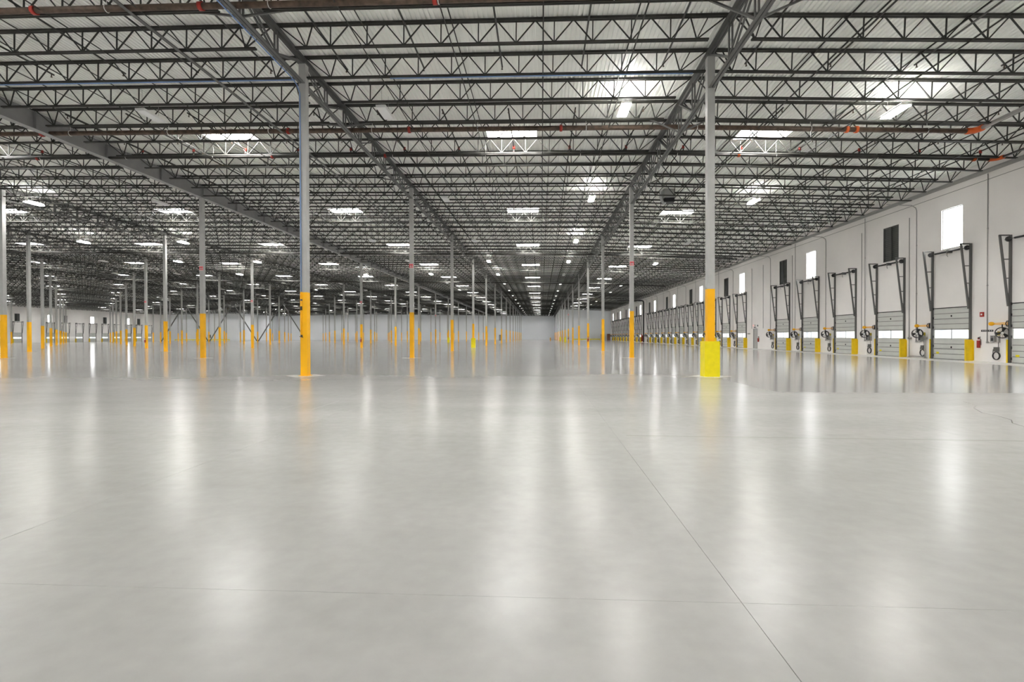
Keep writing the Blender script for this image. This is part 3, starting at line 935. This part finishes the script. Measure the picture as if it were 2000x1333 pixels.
# unit heater hanging past the dock-side row
t = thing('unit_heater', 'dark boxy unit heater hanging from joists past the dock-side columns', 'heater', (8.55, 34.6, 0))
MB().box((-.35,-.35,10.62), (.35,.35,11.22)).obj('heater_cabinet', M['grey'], t)
lv = MB()
for i in range(6): lv.box((-.3,-.40,10.36+.045*i), (.3,-.30,10.38+.045*i))
MB().box((-.33,-.33,10.34), (.33,.33,10.62)).obj('heater_outlet', M['dark'], t); lv.obj('outlet_louver', M['dark'], t)
MB().tube([(-.48,0,11.1),(-.5,0,10.75),(-.4,-.1,10.4),(-.25,-.2,10.25)], .1, 8).obj('flue', M['alu'], t)
for x in (-.3,.3): MB().bar((x,.0,11.22), (x,.0,zd(8.6)), .02).obj('hanger_rod', M['track'], t)

# ------------------------------------------------------------------ fittings along the near dock wall
def dock_arm_proto(ex=-.44, ey=.37, cx=-.44, cy=.37, face=(-.75,-.66,-.1)):
    t = thing('dock_fan_arm', '', 'fan', group='swing-arm dock fans')
    MB().box((-.03,-.05,-.16), (0,.05,.16)).tube([(-.10,0,.14),(-.16,0,0),(-.10,0,-.14)], .02, 6).obj('wall_bracket', M['dark'], t)
    MB().bar((-.05,0,.04), (ex,ey,.02), .035, .04).bar((-.05,0,-.04), (ex,ey,-.03), .035, .04).obj('swing_arm', M['yellow'], t)
    MB().tube([(ex-.02,ey+.02,z) for z in (-.10,-.07,.0,.07,.10)], [.04,.10,.125,.10,.04], 12).obj('arm_head', M['yellow'], t)
    MB().tube([(cx,cy,-.03),(cx,cy,-.2)], .025, 6).obj('fan_stem', M['dark'], t)
    f = MB()
    cz = -.46
    ax = Vector(face).normalized(); u = ax.cross(Vector((0,0,1))).normalized(); v = ax.cross(u)
    c = Vector((cx,cy,cz))
    for off in (-.09, .09):
        f.tube([c+ax*off+(u*math.cos(a)+v*math.sin(a))*.27 for a in np.linspace(0,2*PI,17)], .014, 5)
    for a in np.linspace(0,2*PI,13)[:-1]:
        d = u*math.cos(a)+v*math.sin(a)
        f.bar(c+ax*.12, c+ax*.09+d*.27, .008, cap=False); f.bar(c+ax*.09+d*.27, c-ax*.09+d*.27, .008, cap=False)
    for i in range(20):
        a, a2 = 2*PI*i/20, 2*PI*(i+1)/20; n = len(f.v)
        for aa in (a, a2):
            d = u*math.cos(aa)+v*math.sin(aa); f.v += [tuple(c+ax*.08+d*.262), tuple(c-ax*.08+d*.262)]
        f.f.append((n,n+1,n+3,n+2))
    f.obj('fan_cage', M['dark'], t)
    b = MB()
    for i in range(3):
        a = 2*PI*i/3+.3; d = u*math.cos(a)+v*math.sin(a); e = d.cross(ax)
        n = len(b.v)
        b.v += [tuple(c+d*.05-e*.03+ax*.02), tuple(c+d*.05+e*.03-ax*.02), tuple(c+d*.24+e*.10-ax*.03), tuple(c+d*.25-e*.07+ax*.03)]
        b.f.append((n,n+1,n+2,n+3))
    b.obj('fan_blade', M['dark'], t)
    MB().tube([c-ax*.14, c+ax*.05], .07, 10).obj('fan_motor', M['dark'], t)
    MB().tube([c+ax*.118, c+ax*.128], .06, 14).obj('hub_badge', M['white'], t)
    index_kids(t); return t
def control_proto():
    t = thing('dock_control_box', '', 'control box', group='dock control boxes')
    MB().box((-.14,-.12,1.05), (0,.12,1.38)).obj('cabinet', M['grey'], t)
    MB().box((-.15,-.06,1.10), (-.14,.06,1.25)).box((-.158,-.02,1.28), (-.14,.02,1.33)).obj('button_plate', M['dark'], t)
    MB().box((-.10,-.32,1.02), (0,-.22,1.35)).obj('signal_box', M['conduit'], t)
    MB().box((-.08,-.30,1.38), (0,-.22,1.58)).obj('yellow_signal', M['ochre'], t)
    MB().tube([(-.04,.0,1.03),(-.04,.18,1.0),(-.04,.42,1.02)], .016, 6).box((-.06,.36,.98), (0,.46,1.07)).obj('cross_conduit', M['conduit'], t)
    MB().tube([(-.05,-.25,1.02),(-.05,-.26,.8),(-.06,-.2,.72)], .012, 6).obj('drop_cord', M['dark'], t)
    index_kids(t); return t
def coil_proto():
    t = thing('cable_coil', '', 'cable', group='coiled dock cables')
    MB().box((-.13,-.10,.55), (0,.10,.78)).obj('coil_hook', M['track'], t)
    m = MB()
    for rr, dx in ((.20,-.05),(.205,-.08),(.195,-.10)):
        m.tube([(dx, .0+rr*math.sin(a), .33+rr*math.cos(a)) for a in np.linspace(0,2*PI,21)], .016, 6)
    m.tube([(-.08,.0,.53),(-.09,.16,.66),(-.07,.20,.5),(-.07,.19,.36)], .014, 6)
    m.obj('coil_loop', M['dark'], t)
    index_kids(t); return t
ap, cpn, lpn = dock_arm_proto(), control_proto(), coil_proto()
ap1 = dock_arm_proto(-.40, .48, -.20, .14, (-.60,-.80,-.12))
first = True
for n in right_doors:
    if n < -2: continue
    yj = ycr(n)+DW/2
    a = ap1 if n == -1 else ap if first else copy_tree(ap); a.location = (XR-.02, yj+(.14 if n == -1 else .30), 1.98)
    a['label'] = ('yellow swing arm with black caged fan beside ' if n > -1 else 'yellow swing arm and white-hubbed fan beside ') + doorlab(n)
    c = cpn if first else copy_tree(cpn); c.location = (XR, yj+.95, 0)
    c['label'] = 'grey control box with yellow signal beside ' + doorlab(n)
    l = lpn if first else copy_tree(lpn); l.location = (XR, yj+.78, 0)
    l['label'] = 'black coiled cable on the wall beside ' + doorlab(n)
    first = False
    # conduit from the roof down to the control box
    y = yj+1.38
    m = MB()
    if n % 2:
        m.tube([(XR-.03,y,1.02), (XR-.03,y,9.9)], .02, 6)
    else:
        m.tube([(XR-.03,y,1.02), (XR-.03,y,9.2), (XR-.05,y+.05,9.38), (XR-.3,y+.05,9.55), (XR-1.8,y+.05,9.62)], .025, 6)
    t = thing('wall_conduit', 'thin grey conduit down the wall beside ' + doorlab(n), 'conduit', group='wall conduits')
    m.obj('conduit_run', M['conduit'], t)
    m = MB().box((XR-.05,y-.03,4.0), (XR,y+.03,4.04)).box((XR-.05,y-.03,7.0), (XR,y+.03,7.04)); m.obj('conduit_strap', M['conduit'], t)
# extra thin conduits
for i, y in enumerate((ycr(0)+DW/2+2.0, ycr(2)-DW/2-.7, ycr(3)+DW/2+1.9, MANY-2.0, MANY+.9)):
    m = MB().tube([(XR-.03,y,1.2 if i < 3 else 2.2), (XR-.03,y,8.9)], .022, 6)
    o = m.obj('thin_wall_conduit', M['conduit']); tag(o, 'slim bare conduit on the near dock wall, %s along' % nth(i), 'conduit', 'slim conduits')
# pipe frame beside the second door
t = thing('pipe_frame', 'grey pipe frame standing against the wall beside the second dock door', 'pipe frame', (XR, ycr(0)+DW/2+.3, 0))
for y in (.22, 1.55): MB().tube([(-.12,y,.0), (-.12,y,1.25)], .035, 8).box((-.16,y-.07,1.18), (-.02,y+.07,1.28)).box((-.18,y-.08,0), (-.04,y+.08,.04)).obj('frame_post', M['conduit'], t)
MB().tube([(-.12,.22,.09), (-.12,1.55,.09)], .03, 8).obj('frame_rail', M['conduit'], t)
# alarm, strip sign, exit sign
t = thing('fire_alarm', 'small red square alarm on the near dock wall', 'alarm', (XR, ycr(0)-DW/2-.75, 2.38))
MB().box((-.05,-.11,0), (0,.11,.25)).obj('alarm_body', M['red'], t); MB().box((-.058,-.045,.08), (-.05,.045,.17)).obj('alarm_strobe', M['white'], t)
def strip_sign(y, z, label):
    t = thing('strip_sign', label, 'sign', (XR, y, z), 'black strip signs')
    MB().box((-.015,-.36,0), (0,.36,.10)).obj('sign_plate', M['dark'], t)
    m = MB()
    for i in range(5): m.box((-.018,-.30+.13*i,.035), (-.015,-.25+.13*i,.07))
    m.obj('white_mark', M['white'], t)
strip_sign(ycr(0)-DW/2-1.05, 1.58, 'narrow black strip sign on the wall above the red extinguisher')
strip_sign(MANY+1.75, 1.58, 'narrow black strip sign on the wall beside the narrow personnel door')
t = thing('exit_sign', 'small white exit sign with red letters above the personnel door', 'sign', (XR-.16, MANY+.1, 2.42))
MB().box((0,-.18,0), (.16,.18,.22)).obj('sign_case', M['white'], t)
cu = bpy.data.curves.new('exit_letters', 'FONT'); cu.body = 'EXIT'; cu.size = .16; cu.align_x = 'CENTER'; cu.extrude = .002
o = bpy.data.objects.new('exit_letters', cu); C.objects.link(o); o.parent = t; o.location = (-.004,0,.055); o.rotation_euler = (PI/2,0,-PI/2); cu.materials.append(M['exit'])
bpy.context.view_layer.update()
me = bpy.data.meshes.new_from_object(o.evaluated_get(bpy.context.evaluated_depsgraph_get()))
e2 = link('exit_letters', me, t, o.location); e2.rotation_euler = o.rotation_euler; bpy.data.objects.remove(o); e2.name = 'exit_letters'
t = thing('emergency_light', 'white twin-head emergency light over the personnel door', 'light', (XR, MANY-.15, 2.24))
MB().box((-.1,-.16,0), (0,.16,.13)).obj('light_case', M['white'], t)
for y in (-.11,.11): MB().tube([(-.10,y,.09),(-.17,y,.08)], .045, 10).obj('lamp_head', M['dark'], t)
t = thing('alarm_bell', 'round dark alarm bell on the wall near the personnel door', 'bell', (XR, MANY-.62, 2.5))
MB().tube([(0,0,0),(-.05,0,0),(-.08,0,0)], [.1,.1,.05], 14).obj('gong', M['grey'], t)

# dark riser pipe between distant dock doors
t = thing('riser_pipe', 'thick dark riser pipe on the near dock wall between distant doors', 'pipe', (XR-.3, ycr(17), 0))
MB().tube([(0,0,0),(0,0,9.1),(-.1,0,9.35),(-.4,0,9.45),(-6,0,9.5)], .15, 10).obj('riser_run', M['dark'], t)
MB().tube([(-.35,-.4,.2),(-.35,-.4,1.6)], .12, 8).tube([(-.35,.45,.2),(-.35,.45,1.9)], .1, 8).obj('valve_body', M['red'], t)
MB().tube([(-.5,-.4+.22*math.cos(a),1.2+.22*math.sin(a)) for a in np.linspace(0,2*PI,13)], .02, 5).obj('valve_wheel', M['red'], t)

# ------------------------------------------------------------------ things by the far walls
def rail(x0, x1, y, z, label, ends):
    t = thing('guard_rail', label, 'guard rail', (x0, y, 0), 'yellow guard rails')
    MB().box((0,-.06,z-.15), (x1-x0,.06,z+.15)).obj('rail_beam', M['bright'], t)
    n = int((x1-x0)/2.4)
    for i in range(n+1): MB().box(((x1-x0)/n*i-.08,.06,0), ((x1-x0)/n*i+.08,.2,z+.2)).obj('rail_post', M['bright'], t)
rail(10.5, 19.6, YRC-1.6, .42, 'long yellow guard rail before the near corner room', 0)
rail(XL+6, XLC-3, YLC-1.6, .50, 'long yellow guard rail before the far corner room', 0)
t = thing('electric_cabinet', 'tall dark cabinet with yellow front by the corner room wall', 'cabinet', (20.6, YRC-.5, 0))
MB().box((-.5,-.3,.1), (.5,.45,2.1)).obj('cabinet_body', M['dark'], t); MB().box((-.32,-.32,.5), (.25,-.3,1.75)).obj('cabinet_front', M['bright'], t)
MB().box((-.55,-.35,0), (.55,.45,.1)).obj('cabinet_plinth', M['white'], t)
t = thing('door_%d' % dn, 'reddish brown door in the corner room wall', 'door', (22.7, YRC, 0), kind='structure'); dn += 1
MB().box((-.55,-.03,0), (.55,.0,2.2)).obj('door_leaf', M['brown'], t); MB().tube([(.4,-.03,1.0),(.4,-.09,1.0),(.28,-.09,1.0)], .015, 6).obj('door_handle', M['alu'], t)
t = thing('bollard', 'short orange bollard standing in the far aisle', 'bollard', (3.05, 168.5, 0))
MB().tube([(0,0,0),(0,0,.95),(0,0,1.02)], [.16,.16,.1], 12).obj('bollard_post', M['yellow'], t); MB().tube([(0,0,0),(0,0,.03)], .24, 12).obj('bollard_foot', M['yellow'], t)
for i, x in enumerate((-138.6, -136.4)):
    t = thing('wall_grille', '%s of two black grilles low on the far corner room wall' % ('leftmost', 'rightmost')[i], 'grille', (x, YLC, 1.2), 'pair of black grilles')
    MB().box((-.62,-.05,0), (.62,0,1.3)).obj('grille_frame', M['grey'], t)
    bm_ = MB().box((-.56,-.07,0), (.56,-.05,.12)).mesh('grille_blade', M['dark'])
    for j in range(7): link('grille_blade', bm_, t, (0,0,.06+.17*j))
t = thing('hose_cabinet', 'dark cabinet fixed to a distant column of the aisle row', 'cabinet', (rowx(0)-.35, Y0+6*S, .55))
MB().box((-.2,-.12,0), (.2,.12,1.2)).obj('cabinet_body', M['dark'], t); MB().box((-.16,-.135,.08), (.16,-.12,1.1)).obj('cabinet_door', M['grey'], t)
